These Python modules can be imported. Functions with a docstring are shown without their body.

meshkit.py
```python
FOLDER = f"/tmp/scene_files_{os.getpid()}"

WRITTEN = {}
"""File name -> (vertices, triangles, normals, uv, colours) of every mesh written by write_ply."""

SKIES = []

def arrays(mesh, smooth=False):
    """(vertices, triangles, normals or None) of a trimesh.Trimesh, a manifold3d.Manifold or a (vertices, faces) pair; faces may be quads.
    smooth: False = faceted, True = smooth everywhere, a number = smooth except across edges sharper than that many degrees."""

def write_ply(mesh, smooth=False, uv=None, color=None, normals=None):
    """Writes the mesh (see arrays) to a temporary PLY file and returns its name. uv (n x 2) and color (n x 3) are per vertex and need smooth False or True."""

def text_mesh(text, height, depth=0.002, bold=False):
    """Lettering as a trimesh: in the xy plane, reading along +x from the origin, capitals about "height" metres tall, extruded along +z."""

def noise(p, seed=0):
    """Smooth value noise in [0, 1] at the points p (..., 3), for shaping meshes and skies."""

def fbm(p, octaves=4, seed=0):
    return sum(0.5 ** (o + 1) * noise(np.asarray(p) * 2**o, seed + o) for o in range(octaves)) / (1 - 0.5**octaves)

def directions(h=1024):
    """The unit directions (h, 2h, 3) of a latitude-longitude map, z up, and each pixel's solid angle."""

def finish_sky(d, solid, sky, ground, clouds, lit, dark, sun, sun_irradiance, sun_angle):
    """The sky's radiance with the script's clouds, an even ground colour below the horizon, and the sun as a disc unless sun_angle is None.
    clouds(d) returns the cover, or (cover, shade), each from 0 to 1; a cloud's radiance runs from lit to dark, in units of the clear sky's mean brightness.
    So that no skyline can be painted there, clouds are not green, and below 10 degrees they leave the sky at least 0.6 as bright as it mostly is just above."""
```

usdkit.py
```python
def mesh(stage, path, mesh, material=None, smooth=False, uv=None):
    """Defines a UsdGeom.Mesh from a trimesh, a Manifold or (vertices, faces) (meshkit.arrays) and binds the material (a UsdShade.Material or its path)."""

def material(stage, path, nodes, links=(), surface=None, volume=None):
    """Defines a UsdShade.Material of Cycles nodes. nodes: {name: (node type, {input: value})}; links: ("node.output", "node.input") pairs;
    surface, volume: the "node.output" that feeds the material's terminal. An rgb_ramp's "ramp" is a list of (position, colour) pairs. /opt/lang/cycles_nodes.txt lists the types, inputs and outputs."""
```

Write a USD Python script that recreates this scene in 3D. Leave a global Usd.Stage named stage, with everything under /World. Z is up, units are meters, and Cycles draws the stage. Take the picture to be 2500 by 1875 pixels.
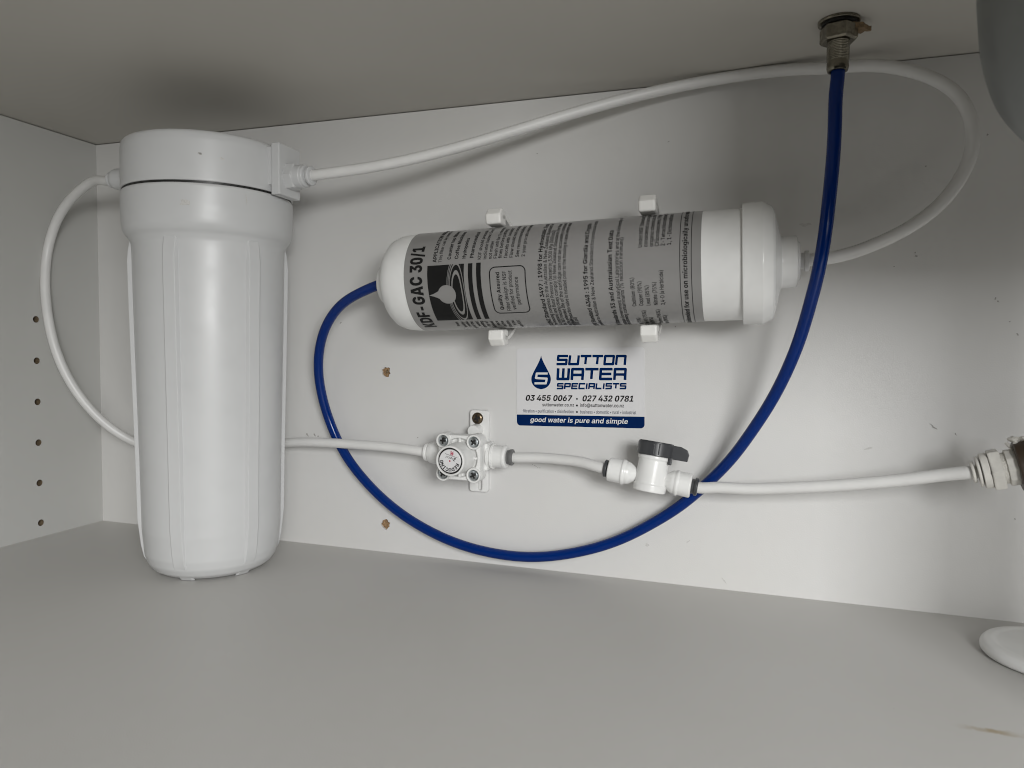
import math, random
import numpy as np, trimesh, shapely
from shapely.geometry import Polygon, LineString, Point, box as sbox
from shapely import affinity
from shapely.ops import unary_union
import manifold3d as m3
from pxr import Usd, UsdGeom, UsdLux, UsdShade, Gf, Sdf
import usdkit, meshkit

random.seed(7); rng = np.random.default_rng(7)
stage = Usd.Stage.CreateInMemory()
UsdGeom.SetStageUpAxis(stage, UsdGeom.Tokens.z); UsdGeom.SetStageMetersPerUnit(stage, 1.0)
UsdGeom.Xform.Define(stage, '/World'); UsdGeom.Scope.Define(stage, '/World/Looks')
V = lambda *a: np.array(a, float)

# ---------------------------------------------------------------- camera
CAM = V(.52354, -.465, .15131)
from scipy.spatial.transform import Rotation
RM = Rotation.from_euler('zyx', (-.319888391, .0102967924, .0493909388)).as_matrix()   # rows: right, forward, up
FPX = 1736.46553                                                                       # focal length in photo pixels (2500 wide)
cam = UsdGeom.Camera.Define(stage, '/World/camera')
cam.CreateHorizontalApertureAttr(36.0); cam.CreateVerticalApertureAttr(27.0)
cam.CreateFocalLengthAttr(36.0 * FPX / 2500)
cam.CreateClippingRangeAttr(Gf.Vec2f(.01, 50))
cam.CreateFStopAttr(20.0); cam.CreateFocusDistanceAttr(.47)
mt = np.eye(4); mt[0, :3], mt[1, :3], mt[2, :3], mt[3, :3] = RM[0], RM[2], -RM[1], CAM
cam.AddTransformOp().Set(Gf.Matrix4d(*mt.ravel().tolist()))
cam.CreateExposureAttr(0.0)

# ---------------------------------------------------------------- light: daylight from the open front of the cupboard
def rect(name, pos, aim, w, h, power, col):
    l = UsdLux.RectLight.Define(stage, '/World/' + name)
    l.CreateWidthAttr(w); l.CreateHeightAttr(h); l.CreateIntensityAttr(power); l.CreateColorAttr(Gf.Vec3f(*col))
    z = -(V(*aim) - V(*pos)); z /= np.linalg.norm(z)
    x = np.cross(V(0, 0, 1), z); x /= np.linalg.norm(x); y = np.cross(z, x)
    m = np.eye(4); m[0, :3], m[1, :3], m[2, :3], m[3, :3] = x, y, z, pos
    l.AddTransformOp().Set(Gf.Matrix4d(*m.ravel().tolist()))
    return l
rect('window_light', (.94, -.90, .36), (.45, 0, .12), .30, .32, 27.2, (.99, 1.0, 1.0))
rect('room_light', (1.35, -1.8, .45), (.6, 0, .15), .9, 1.0, 2.9, (1.0, .98, .955))

# ---------------------------------------------------------------- helpers
def at(sx, sy, off):
    """The point `off` metres in front of the back wall on the sight line of photo pixel (sx, sy) of 2500 x 1875."""
    d = V((sx - 1250) / FPX, 1, -(sy - 937.5) / FPX) @ RM
    return CAM + d * ((-off - CAM[1]) / d[1])
def dat(x, y, off): return at(x * 1.13020, y * 1.13020, off)

names = {}
def numbered(path):
    k = names.get(path, -1) + 1; names[path] = k
    return path if k == 0 else f'{path}_{k:03d}'
def setd(prim, **kw):
    for k, v in kw.items():
        if v: prim.SetCustomDataByKey(k, v)
ORIG = {}
def thing(name, label, cat, loc=(0, 0, 0), group=None):
    path = numbered('/World/' + name)
    x = UsdGeom.Xform.Define(stage, path); x.AddTranslateOp().Set(Gf.Vec3d(*map(float, loc)))
    ORIG[path] = V(*loc)
    setd(x.GetPrim(), label=label, category=cat, group=group)
    return x.GetPrim()
def arr(m):
    v, f, _ = meshkit.arrays(m); return v, f
def join(ms):
    vs, fs, n = [], [], 0
    for m in ms:
        v, f = arr(m); vs.append(v); fs.append(f + n); n += len(v)
    return np.vstack(vs), np.vstack(fs)
def obj(name, m, mat, parent=None, smooth=32, label=None, kind=None, **kw):
    """One Mesh prim; m is in world coordinates, a list is joined."""
    if isinstance(m, list): m = join(m)
    v, f = arr(m)
    base = V(0, 0, 0); root = '/World'
    if parent is not None:
        root = str(parent.GetPath()); top = '/'.join(root.split('/')[:3]); base = ORIG.get(top, base)
    path = numbered(root + '/' + name)
    me = usdkit.mesh(stage, path, trimesh.Trimesh(v - base, f, process=False), mat, smooth=smooth)
    setd(me.GetPrim(), label=label, kind=kind, **kw)
    return me.GetPrim()

def frame(d, up=(0, 0, 1)):
    d = np.asarray(d, float); d = d / np.linalg.norm(d)
    a = np.asarray(up, float)
    if abs(d @ a) > .98: a = V(1, 0, 0)
    x = np.cross(a, d); x /= np.linalg.norm(x)
    return x, np.cross(d, x), d
def lathe(prof, o, d, n=64, up=(0, 0, 1), cap=True):
    """prof: list of (r, t) along the axis d from o."""
    x, y, z = frame(d, up); o = np.asarray(o, float)
    a = np.arange(n) / n * 2 * np.pi
    ring = np.cos(a)[:, None] * x + np.sin(a)[:, None] * y
    vs, fs = [], []
    for r, t in prof: vs.append(o + z * t + ring * max(r, 0))
    v = np.vstack(vs); k = len(prof)
    for i in range(k - 1):
        for j in range(n):
            p, q = i * n + j, i * n + (j + 1) % n
            fs += [[p, q, q + n], [p, q + n, p + n]]
    if cap:
        c0, c1 = len(v), len(v) + 1
        v = np.vstack([v, o + z * prof[0][1], o + z * prof[-1][1]])
        for j in range(n):
            fs += [[c0, (j + 1) % n, j], [c1, (k - 1) * n + j, (k - 1) * n + (j + 1) % n]]
    t = trimesh.Trimesh(v, np.array(fs), process=False)
    return t
def rnd(prof, rad=.0006, n=4):
    """Rounds the corners of a lathe profile."""
    out = [prof[0]]
    P = [V(*p) for p in prof]
    for i in range(1, len(P) - 1):
        a, b, c = P[i - 1], P[i], P[i + 1]
        la, lc = np.linalg.norm(a - b), np.linalg.norm(c - b)
        if la < 1e-9 or lc < 1e-9: out.append(tuple(b)); continue
        r = min(rad, la * .45, lc * .45)
        p, q = b + (a - b) / la * r, b + (c - b) / lc * r
        for t in np.linspace(0, 1, n):
            out.append(tuple((1 - t) ** 2 * p + 2 * t * (1 - t) * b + t * t * q))
    out.append(prof[-1])
    return out
def spline(pts, step=.0025):
    P = np.array(pts, float)
    from scipy.interpolate import CubicSpline
    t = np.r_[0, np.cumsum(np.linalg.norm(np.diff(P, axis=0), axis=1) ** .75)]
    cs = CubicSpline(t, P, bc_type='natural')
    L = np.linalg.norm(np.diff(P, axis=0), axis=1).sum()
    return cs(np.linspace(0, t[-1], int(L / step) + 2))
def tube(pts, r, n=20, step=.0025, smooth_it=True):
    Q = spline(pts, step) if smooth_it else np.array(pts, float)
    T = np.gradient(Q, axis=0); T /= np.linalg.norm(T, axis=1)[:, None]
    x = frame(T[0])[0]; vs = []
    a = np.arange(n) / n * 2 * np.pi
    for q, t in zip(Q, T):
        x = x - t * (x @ t); x /= np.linalg.norm(x); y = np.cross(t, x)
        vs.append(q + r * (np.cos(a)[:, None] * x + np.sin(a)[:, None] * y))
    v = np.vstack(vs); k = len(Q); fs = []
    for i in range(k - 1):
        for j in range(n):
            p, q = i * n + j, i * n + (j + 1) % n
            fs += [[p, q, q + n], [p, q + n, p + n]]
    c0 = len(v); v = np.vstack([v, Q[0], Q[-1]])
    for j in range(n): fs += [[c0, (j + 1) % n, j], [c0 + 1, (k - 1) * n + j, (k - 1) * n + (j + 1) % n]]
    return trimesh.Trimesh(v, np.array(fs), process=False)
def place(m, o, x, y, z):
    """Local (x, y, z) coordinates of mesh m to world axes."""
    v, f = arr(m); A = np.array([x, y, z], float)
    w = np.asarray(o, float) + v @ A
    if np.linalg.det(A) < 0: f = f[:, ::-1]
    return trimesh.Trimesh(w, f, process=False)
def polys(g): return [p for p in getattr(g, 'geoms', [g]) if p.area > 0 and p.geom_type == 'Polygon']
def extrude(g, h):
    ms = [trimesh.creation.extrude_polygon(p, h, engine='earcut') for p in polys(g)]
    return trimesh.util.concatenate(ms) if len(ms) > 1 else ms[0]
def rrect(x0, y0, x1, y1, r, q=8): return sbox(x0 + r, y0 + r, x1 - r, y1 - r).buffer(r, quad_segs=q)
def bevelled(g, h, b=.0005):
    """Convex-ish outline extruded to h with its top edge eased by b (three steps)."""
    ms = []
    c = m3.Manifold.extrude(xs(g), h - b) 
    out = [c]
    for k in range(1, 4):
        a = k / 3 * math.pi / 2
        gg = g.buffer(-b * (1 - math.cos(a)), join_style=1)
        z0 = h - b + b * math.sin((k - 1) / 3 * math.pi / 2); z1 = h - b + b * math.sin(a)
        if not gg.is_empty: out.append(m3.Manifold.extrude(xs(gg), z1 - (h - b) + b * .5).translate((0, 0, h - b - b * .5)))
    return m3.Manifold.batch_boolean(out, m3.OpType.Add)
def xs(g):
    cs = []
    for p in polys(g):
        cs.append(np.array(p.exterior.coords)[:-1])
        for i in p.interiors: cs.append(np.array(i.coords)[:-1])
    return m3.CrossSection(cs, m3.FillRule.EvenOdd)
def rbox(sz, r=.0008):
    """Box of size sz centred at the origin with rounded edges."""
    s = m3.Manifold.sphere(r, 12); a, b, c = (np.array(sz) / 2 - r)
    return m3.Manifold.batch_hull([s.translate((i * a, j * b, k * c)) for i in (-1, 1) for j in (-1, 1) for k in (-1, 1)])

# ---------------------------------------------------------------- materials
def look(name, nodes, links, surface='p.BSDF'): return usdkit.material(stage, '/World/Looks/' + name, nodes, links, surface=surface)
def plastic(name, col, rough=.35, bev=.0004, var=.03, scale=60, bump=.0, spec=.5, sss=0.0):
    c = np.array(col)
    nodes = {'g': ('geometry', {}), 'n': ('noise_texture', {'scale': scale, 'detail': 4.0}),
             'r': ('rgb_ramp', {'ramp': [(.3, tuple(c * (1 - var))), (.7, tuple(np.minimum(c * (1 + var), 1)))]}),
             'rr': ('map_range', {'from_min': .3, 'from_max': .7, 'to_min': rough * .88, 'to_max': rough * 1.15}),
             'b': ('bevel', {'radius': bev, 'samples': 4}),
             'n2': ('noise_texture', {'scale': 900.0, 'detail': 2.0}),
             'u': ('bump', {'strength': 1.0, 'distance': bump}),
             'p': ('principled_bsdf', {'specular_ior_level': spec, 'subsurface_weight': sss, 'subsurface_scale': .003, 'subsurface_radius': (1., .9, .8)})}
    links = [('g.position', 'n.vector'), ('n.fac', 'r.fac'), ('r.color', 'p.base_color'), ('n.fac', 'rr.value'), ('rr.result', 'p.roughness')]
    nrm = None
    if bev: nrm = 'b.bevel'
    if bump:
        links += [('g.position', 'n2.vector'), ('n2.fac', 'u.height')]
        if bev: links.append(('b.bevel', 'u.normal'))
        nrm = 'u.normal'
    if nrm: links.append((nrm, 'p.normal'))
    return look(name, nodes, links)
def laminate(name, col, rough=.42, specks=0.0, stain=False):
    """White melamine board: faint pearl texture, a slow yellowing and rare dark specks."""
    c = np.array(col)
    nodes = {'g': ('geometry', {}), 'n': ('noise_texture', {'scale': 5.0, 'detail': 5.0, 'roughness': .6}),
             'r': ('rgb_ramp', {'ramp': [(.3, tuple(c * V(.965, .96, .94))), (.7, tuple(c))]}),
             'n2': ('noise_texture', {'scale': 1400.0, 'detail': 3.0}), 'n3': ('noise_texture', {'scale': 120.0, 'detail': 3.0}),
             'ad': ('math', {'math_type': 'add'}), 'u': ('bump', {'strength': .55, 'distance': .00012}),
             'v': ('voronoi_texture', {'scale': 34.0, 'feature': 'f1'}), 'vs': ('math', {'math_type': 'less_than', 'value2': .022}),
             'vr': ('separate_color', {}), 'vk': ('math', {'math_type': 'greater_than', 'value2': .86}), 'vm': ('math', {'math_type': 'multiply'}),
             'vf': ('math', {'math_type': 'multiply', 'value2': specks}), 'm': ('mix', {'color2': (.12, .10, .08)}),
             'p': ('principled_bsdf', {'roughness': rough})}
    links = [('g.position', 'n.vector'), ('g.position', 'n2.vector'), ('g.position', 'n3.vector'), ('g.position', 'v.vector'),
             ('n2.fac', 'ad.value1'), ('n3.fac', 'ad.value2'), ('ad.value', 'u.height'), ('u.normal', 'p.normal'),
             ('v.distance', 'vs.value1'), ('v.color', 'vr.color'), ('vr.r', 'vk.value1'), ('vs.value', 'vm.value1'), ('vk.value', 'vm.value2'),
             ('vm.value', 'vf.value1'), ('vf.value', 'm.fac'), ('n.fac', 'r.fac'), ('r.color', 'm.color1')]
    last = 'm.color'
    if stain:      # the dried tea-coloured streak near the front right of the cupboard floor
        nodes.update({'mp': ('mapping', {'mapping_type': 'texture', 'location': (.632, -.1395, 0.), 'rotation': (0., 0., .0), 'scale': (.030, .0030, 1.)}),
                      'sn': ('noise_texture', {'scale': 160.0, 'detail': 4.0}), 'so': ('vector_math', {'math_type': 'multiply_add', 'vector2': (.0, .006, 0.), 'vector3': (0., -.003, 0.)}),
                      'sa': ('vector_math', {'math_type': 'add'}), 'sl': ('vector_math', {'math_type': 'length'}),
                      'sm': ('map_range', {'range_type': 'smoothstep', 'from_min': 1.05, 'from_max': .35, 'to_min': 0., 'to_max': 1.}),
                      'st': ('noise_texture', {'scale': 70.0, 'detail': 3.0}), 'sr': ('map_range', {'from_min': .35, 'from_max': .65, 'to_min': .15, 'to_max': .8}),
                      'sx': ('math', {'math_type': 'multiply'}), 'ms': ('mix', {'color2': (.33, .25, .13)})})
        links += [('g.position', 'sn.vector'), ('sn.color', 'so.vector1'), ('g.position', 'sa.vector1'), ('so.vector', 'sa.vector2'), ('sa.vector', 'mp.vector'),
                  ('mp.vector', 'sl.vector1'), ('sl.value', 'sm.value'), ('g.position', 'st.vector'), ('st.fac', 'sr.value'), ('sm.result', 'sx.value1'), ('sr.result', 'sx.value2'),
                  ('sx.value', 'ms.fac'), (last, 'ms.color1')]
        last = 'ms.color'
    links.append((last, 'p.base_color'))
    return look(name, nodes, links)
def metal(name, col, rough=.3, scale=200.0):
    c = np.array(col)
    return look(name, {'g': ('geometry', {}), 'n': ('noise_texture', {'scale': scale, 'detail': 4.0}), 'rr': ('map_range', {'from_min': .3, 'from_max': .7, 'to_min': rough * .7, 'to_max': rough * 1.4}),
                       'r': ('rgb_ramp', {'ramp': [(.35, tuple(c * .8)), (.65, tuple(c))]}), 'b': ('bevel', {'radius': .0003, 'samples': 4}), 'p': ('principled_bsdf', {'metallic': 1.0})},
                [('g.position', 'n.vector'), ('n.fac', 'rr.value'), ('rr.result', 'p.roughness'), ('n.fac', 'r.fac'), ('r.color', 'p.base_color'), ('b.bevel', 'p.normal')])
M = {}
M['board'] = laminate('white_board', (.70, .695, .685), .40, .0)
M['side'] = laminate('shaded_side_board', (.52, .52, .505), .45, 0.)  # same white melamine as the back board, with shade put into the colour
M['shelf'] = laminate('shaded_floor_board', (.565, .555, .537), .45, .5, stain=True)  # white melamine too; the dimmer light on the floor is in its colour
M['top'] = laminate('shaded_top_board', (.58, .56, .52), .5, 0.)  # same melamine again, darkened in colour for the shade under the worktop
M['white'] = plastic('white_plastic', (.82, .82, .805), .36, .0005)
M['hous'] = plastic('housing_plastic', (.60, .605, .605), .36, .0005, var=.008)
M['gloss'] = plastic('glossy_white_plastic', (.83, .83, .815), .2, .0005)
M['bone'] = plastic('matt_white_plastic', (.84, .83, .80), .5, .0004)
M['tubew'] = plastic('white_tubing', (.74, .735, .72), .36, 0, sss=0.0)
M['tubeb'] = plastic('blue_tubing', (.0003, .0215, .155), .16, 0, var=.05, spec=.28)
M['label'] = plastic('silver_label', (.27, .265, .258), .27, 0, var=.04, scale=14)
M['ink'] = plastic('black_ink', (.012, .012, .012), .4, 0, spec=.2)
M['inkgrey'] = plastic('grey_ink', (.10, .11, .14), .4, 0, spec=.2)
M['inkblue'] = plastic('navy_ink', (.001, .017, .090), .22, 0, spec=.22)
M['inkwhite'] = plastic('white_ink', (.80, .80, .80), .3, 0)
M['inkred'] = plastic('red_ink', (.45, .01, .06), .4, 0)
M['card'] = plastic('glossy_card', (.745, .74, .745), .2, 0, var=.01)
M['grey'] = plastic('dark_grey_plastic', (.052, .054, .058), .32, .0005)
M['collet'] = plastic('grey_collet_plastic', (.14, .14, .14), .35, .0003)
M['black'] = plastic('black_rubber', (.012, .012, .011), .5, 0)
M['nickel'] = metal('dull_nickel', (.27, .25, .20), .24)
M['zinc'] = metal('zinc_screw', (.62, .66, .68), .25)
M['bronze'] = metal('dark_screw', (.16, .125, .085), .32)
M['steel'] = metal('sink_steel', (.30, .31, .30), .55, 40.)
M['chip'] = plastic('raw_chipboard', (.30, .19, .10), .8, 0, var=.5, scale=700, bump=.0006)
M['dark'] = plastic('drilled_hole', (.17, .125, .075), .8, 0, var=.4, scale=500)
M['scuff'] = plastic('scuff', (.38, .37, .35), .7, 0, var=.3, scale=900)
M['faint'] = plastic('faint_scuff', (.58, .57, .55), .5, 0, var=.1, scale=900)
M['brass'] = plastic('dark_brown_valve', (.060, .040, .026), .4, .0005, var=.3)
M['aged'] = plastic('aged_white_plastic', (.76, .74, .69), .5, .0004, var=.08, scale=200)
M['tape'] = plastic('thread_tape', (.70, .68, .63), .55, 0, var=.08, scale=900, bump=.0005)
M['tan'] = plastic('torn_gasket', (.22, .15, .08), .6, .0002, var=.3, scale=800)

# ---------------------------------------------------------------- the cupboard (setting)
H, XR, YF, TH = .319, 1.02, -.60, .016
def mbox(x0, y0, z0, x1, y1, z1): return m3.Manifold.cube((x1 - x0, y1 - y0, z1 - z0)).translate((x0, y0, z0))
def struct(name, m, mat, label, cat='panel'):
    p = obj(name, m, mat, smooth=False); setd(p, kind='structure', label=label, category=cat); return p
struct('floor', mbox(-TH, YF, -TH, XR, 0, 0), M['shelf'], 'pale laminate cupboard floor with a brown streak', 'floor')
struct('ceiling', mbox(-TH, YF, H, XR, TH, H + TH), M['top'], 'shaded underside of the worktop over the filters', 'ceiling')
# left side board with a row of shelf pin holes
holes = [(-.0566, .1703), (-.0567, .1383), (-.0568, .1063), (-.0568, .0744), (-.0567, .0427), (-.0563, .0111)]
side = mbox(-TH, YF, 0, 0, 0, H - .0006)
for y, z in holes:
    side -= m3.Manifold.cylinder(.011, .0026, .0026, 24).rotate((0, 90, 0)).translate((-.0105, y, z))
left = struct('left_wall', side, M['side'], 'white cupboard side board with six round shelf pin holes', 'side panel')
for y, z in holes:
    obj('shelf_pin_hole', lathe([(.0025, -.0004), (.0025, -.0095), (.0012, -.0102), (0, -.0102)], (0, y, z), (1, 0, 0), 24, cap=False), M['dark'], left)
# back board with two torn old screw holes
def blob(r, k, seed, n=18):
    g = np.random.default_rng(seed); a = np.arange(n) / n * 2 * np.pi
    rr = r * (1 + k * (g.random(n) - .5))
    return Polygon(np.c_[rr * np.cos(a), rr * np.sin(a)])
old = [(.27258, .13364, .0036, 3), (.27203, .02055, .0037, 8)]
back = mbox(-TH, 0, -TH, XR, TH, H - .0006)
for x, z, r, s in old:
    back -= m3.Manifold.extrude(xs(blob(r, .45, s)), .02).rotate((90, 0, 0)).translate((x, .0035, z))
bw = struct('back_wall', back, M['board'], 'white back board of the cupboard carrying the filters', 'back panel')
for x, z, r, s in old:
    g = blob(r * 1.06, .45, s)
    v, f = arr(m3.Manifold.extrude(xs(g), .0016).refine_to_length(.0006))
    v[:, 2] += np.where(v[:, 2] > .001, (meshkit.fbm(v * 900, 3, s) - .6) * .0022, 0)
    rr = np.hypot(v[:, 0], v[:, 1]); v[:, 2] -= np.where((rr < .0011) & (v[:, 2] > 0), .0012 if s == 3 else .0004, 0)
    obj('screw_hole', place((v, f), (x, .0030, z), (1, 0, 0), (0, 0, 1), (0, -1, 0)), M['chip'], bw, smooth=False)
    if s == 3: obj('screw_hole_core', place(extrude(blob(.0010, .4, 5), .0003), (x + .0003, .0016, z), (1, 0, 0), (0, 0, 1), (0, -1, 0)), M['dark'], bw, smooth=False)
def scuff(sx, sy, L, W, ang, mat='scuff', seed=0):
    g = affinity.rotate(affinity.scale(blob(.5, .9, seed, 12), L, W, origin=(0, 0)), ang, origin=(0, 0))
    p = at(sx, sy, 0.0)
    obj('scuff_mark', place(extrude(g, .00012), (p[0], -.00004, p[2]), (1, 0, 0), (0, 0, 1), (0, -1, 0)), M[mat], bw, smooth=False)
marks = [(1312, 375, .0010, .0005, 0), (1632, 346, .0012, .0006, 20), (2260, 406, .0010, .0008, 0), (2411, 329, .0012, .0010, 30), (2237, 625, .0013, .0009, -40), (2234, 617, .0009, .0007, 50),
         (2183, 651, .0008, .0006, 0), (2430, 729, .0014, .0008, 60), (2436, 736, .0013, .0008, -50), (2484, 817, .0014, .0008, -60), (2465, 785, .0008, .0006, 0), (1649, 797, .0009, .0009, 0),
         (751, 1062, .0028, .0010, -55), (768, 1061, .0024, .0009, -60), (777, 1065, .0014, .0008, 10), (749, 1059, .0012, .0008, 20), (1306, 1137, .0009, .0005, -20), (1309, 1139, .0006, .0005, 0), (1313, 1142, .0007, .0006, 0),
         (1318, 1142, .0007, .0005, 0), (1300, 1134, .0008, .0004, 10), (2281, 1044, .0032, .0007, -32), (2275, 1038, .0022, .0004, -35), (2333, 1060, .0016, .0006, -60), (1020, 1068, .0010, .0007, 0), (832, 788, .0016, .0008, 40), (2478, 1267, .001, .0007, 0)]
for k, (a, b, c, d, e) in enumerate(marks): scuff(a, b, c, d, e, seed=k)
for k, (a, b, c, d, e) in enumerate([(1966, 549, .006, .002, 0), (2300, 985, .02, .011, 15), (1768, 1418, .004, .0008, -50), (1680, 1322, .003, .0008, 45), (1580, 1330, .003, .002, 40), (2120, 1095, .004, .001, 20)]): scuff(a, b, c, d, e, 'faint', 40 + k) if k not in (1,) else None

# ---------------------------------------------------------------- tall filter housing
HX, HY = .1775, -.0697
hs = thing('filter_housing', 'tall ribbed white filter housing standing at the left of the cupboard', 'filter housing', (HX, HY, 0))
sump = [(0, .0006), (.029, .0006), (.0338, .0016), (.0379, .0042), (.0409, .0086), (.0425, .0142), (.0439, .030), (.0446, .075), (.0466, .165), (.0474, .212), (.0477, .2165), (.0492, .2200), (.0512, .2222),
        (.0525, .2250), (.0530, .2285), (.0533, .2360), (.0534, .2480), (.0529, .2492), (.0505, .2494)]
s_ = obj('sump', lathe(rnd(sump, .0012), (HX, HY, 0), (0, 0, 1), 128, cap=False), M['hous'], hs, label='ribbed lower bowl of the housing')
def sump_r(z):
    a = np.array(sump[3:11]); return np.interp(z, a[:, 1], a[:, 0])
view = math.atan2(CAM[1] - HY, CAM[0] - HX)
for k in range(6):
    a = view + math.radians(-88.5 + 60 * k)
    er = V(math.cos(a), math.sin(a), 0); et = V(-math.sin(a), math.cos(a), 0)
    zs = np.r_[.0004, .002, .006, .012, np.linspace(.02, .205, 12), .2125, .2175, .2195]
    vs = []
    for z in zs:
        r0 = sump_r(max(z, .0045)) - .0015
        if z < .0045: r0 = .0362 - (.0045 - z) * .9
        h = float(np.interp(z, [0, .004, .012, .032, .209, .22], [.0009, .0010, .0022, .0036, .0040, .0015]))
        w0, w1 = .0052, .0040
        for s, w, hh in ((-1, w0, 0), (-1, w1, h - .0004), (-1, w1 - .0004, h), (1, w1 - .0004, h), (1, w1, h - .0004), (1, w0, 0)):
            vs.append(V(HX, HY, z) + er * (r0 + hh) + et * s * w)
    n = 6; fs = []
    for i in range(len(zs) - 1):
        for j in range(n):
            p, q = i * n + j, i * n + (j + 1) % n
            fs += [[p, q, q + n], [p, q + n, p + n]]
    e = (len(zs) - 1) * n
    fs += [[0, j + 1, j] for j in range(1, n - 1)] + [[e, e + j, e + j + 1] for j in range(1, n - 1)]
    obj('rib', trimesh.Trimesh(np.array(vs), np.array(fs), process=False), M['hous'], s_, smooth=25)
obj('gasket', lathe([(.0522, .2490), (.0524, .2513)], (HX, HY, 0), (0, 0, 1), 96), M['black'], hs)
capp = [(.050, .2506), (.0528, .2506), (.0532, .2512), (.0531, .2760), (.0524, .2795), (.0508, .2812), (.0480, .2817), (0, .2817)]
cp = obj('cap', lathe(rnd(capp, .0012), (HX, HY, 0), (0, 0, 1), 128, cap=False), M['hous'], hs)
PZ, PY = .2608, -.0670
for s in (-1, 1):
    b = rbox((.0062, .0225, .0325), .0007).translate((HX + s * .0582, PY, .2643))
    b2 = rbox((.022, .0215, .024), .0007).translate((HX + s * .0490, PY, .2665))
    obj('port_boss', [b, b2], M['hous'], cp)
def hexnut(r, t0, t1, o, d, b=.0006, up=(0, 0, 1)):
    return lathe([(0, t0), (r - b, t0), (r, t0 + b), (r, t1 - b), (r - b, t1), (0, t1)], o, d, 6, up, cap=False)
# right and left push-fit connectors
o = V(HX + .0612, PY, PZ)
f1 = obj('connector', [hexnut(.0088, -.001, .0062, o, (1, 0, 0)), lathe(rnd([(0, .0055), (.0074, .0055), (.0074, .0108), (.0070, .0112), (.0070, .0128), (.0058, .0134), (0, .0134)], .0004), o, (1, 0, 0), 48, cap=False)], M['hous'], hs)
obj('collet', lathe(rnd([(0, .013), (.0046, .013), (.0046, .0148), (.0060, .0150), (.0062, .0168), (.0054, .0174), (0, .0174)], .0004), o, (1, 0, 0), 40, cap=False), M['hous'], f1)
o2 = V(HX - .0715, PY + .002, PZ + .0084)
f2 = obj('connector', [hexnut(.0085, -.0125, .004, o2, (-1, 0, 0)), lathe(rnd([(0, .0035), (.0070, .0035), (.0076, .0085), (.0076, .0130), (.0066, .0158), (.0052, .0168), (0, .0168)], .0012), o2, (-1, 0, 0), 48, cap=False)], M['hous'], hs)
obj('collet', lathe(rnd([(0, .0166), (.0046, .0166), (.0054, .0174), (.0056, .0190), (.0046, .0196), (0, .0196)], .0004), o2, (-1, 0, 0), 40, cap=False), M['hous'], f2)
# small grey smudges on the housing
def on_round(ang, z, r, L, W, rot, mat, seed, parent):
    g = affinity.rotate(affinity.scale(blob(.5, .8, seed, 14), L, W, origin=(0, 0)), rot, origin=(0, 0))
    a = view + ang; er = V(math.cos(a), math.sin(a), 0); et = V(-math.sin(a), math.cos(a), 0)
    v, f = arr(m3.Manifold.extrude(xs(g), .0001).refine_to_length(.001))
    w = V(HX, HY, z) + (v[:, 0] / r)[:, None] * 0
    th = v[:, 0] / r + a
    r = r + .00012
    w = np.c_[HX + (r + v[:, 2]) * np.cos(th), HY + (r + v[:, 2]) * np.sin(th), z + v[:, 1]]
    obj('smudge', (w, f), M[mat], parent, smooth=False)
on_round(-.10, .2665, .0531, .0026, .0014, -20, 'scuff', 3, cp)
on_round(.13, .2650, .0531, .0026, .0012, -15, 'faint', 4, cp)
on_round(-.27, .2372, .0533, .0055, .0040, -10, 'faint', 5, s_)
on_round(.40, .2420, .0533, .0007, .0058, 4, 'faint', 6, s_)
on_round(-.02, .1040, .0449, .0009, .0012, 10, 'scuff', 7, s_)

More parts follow.
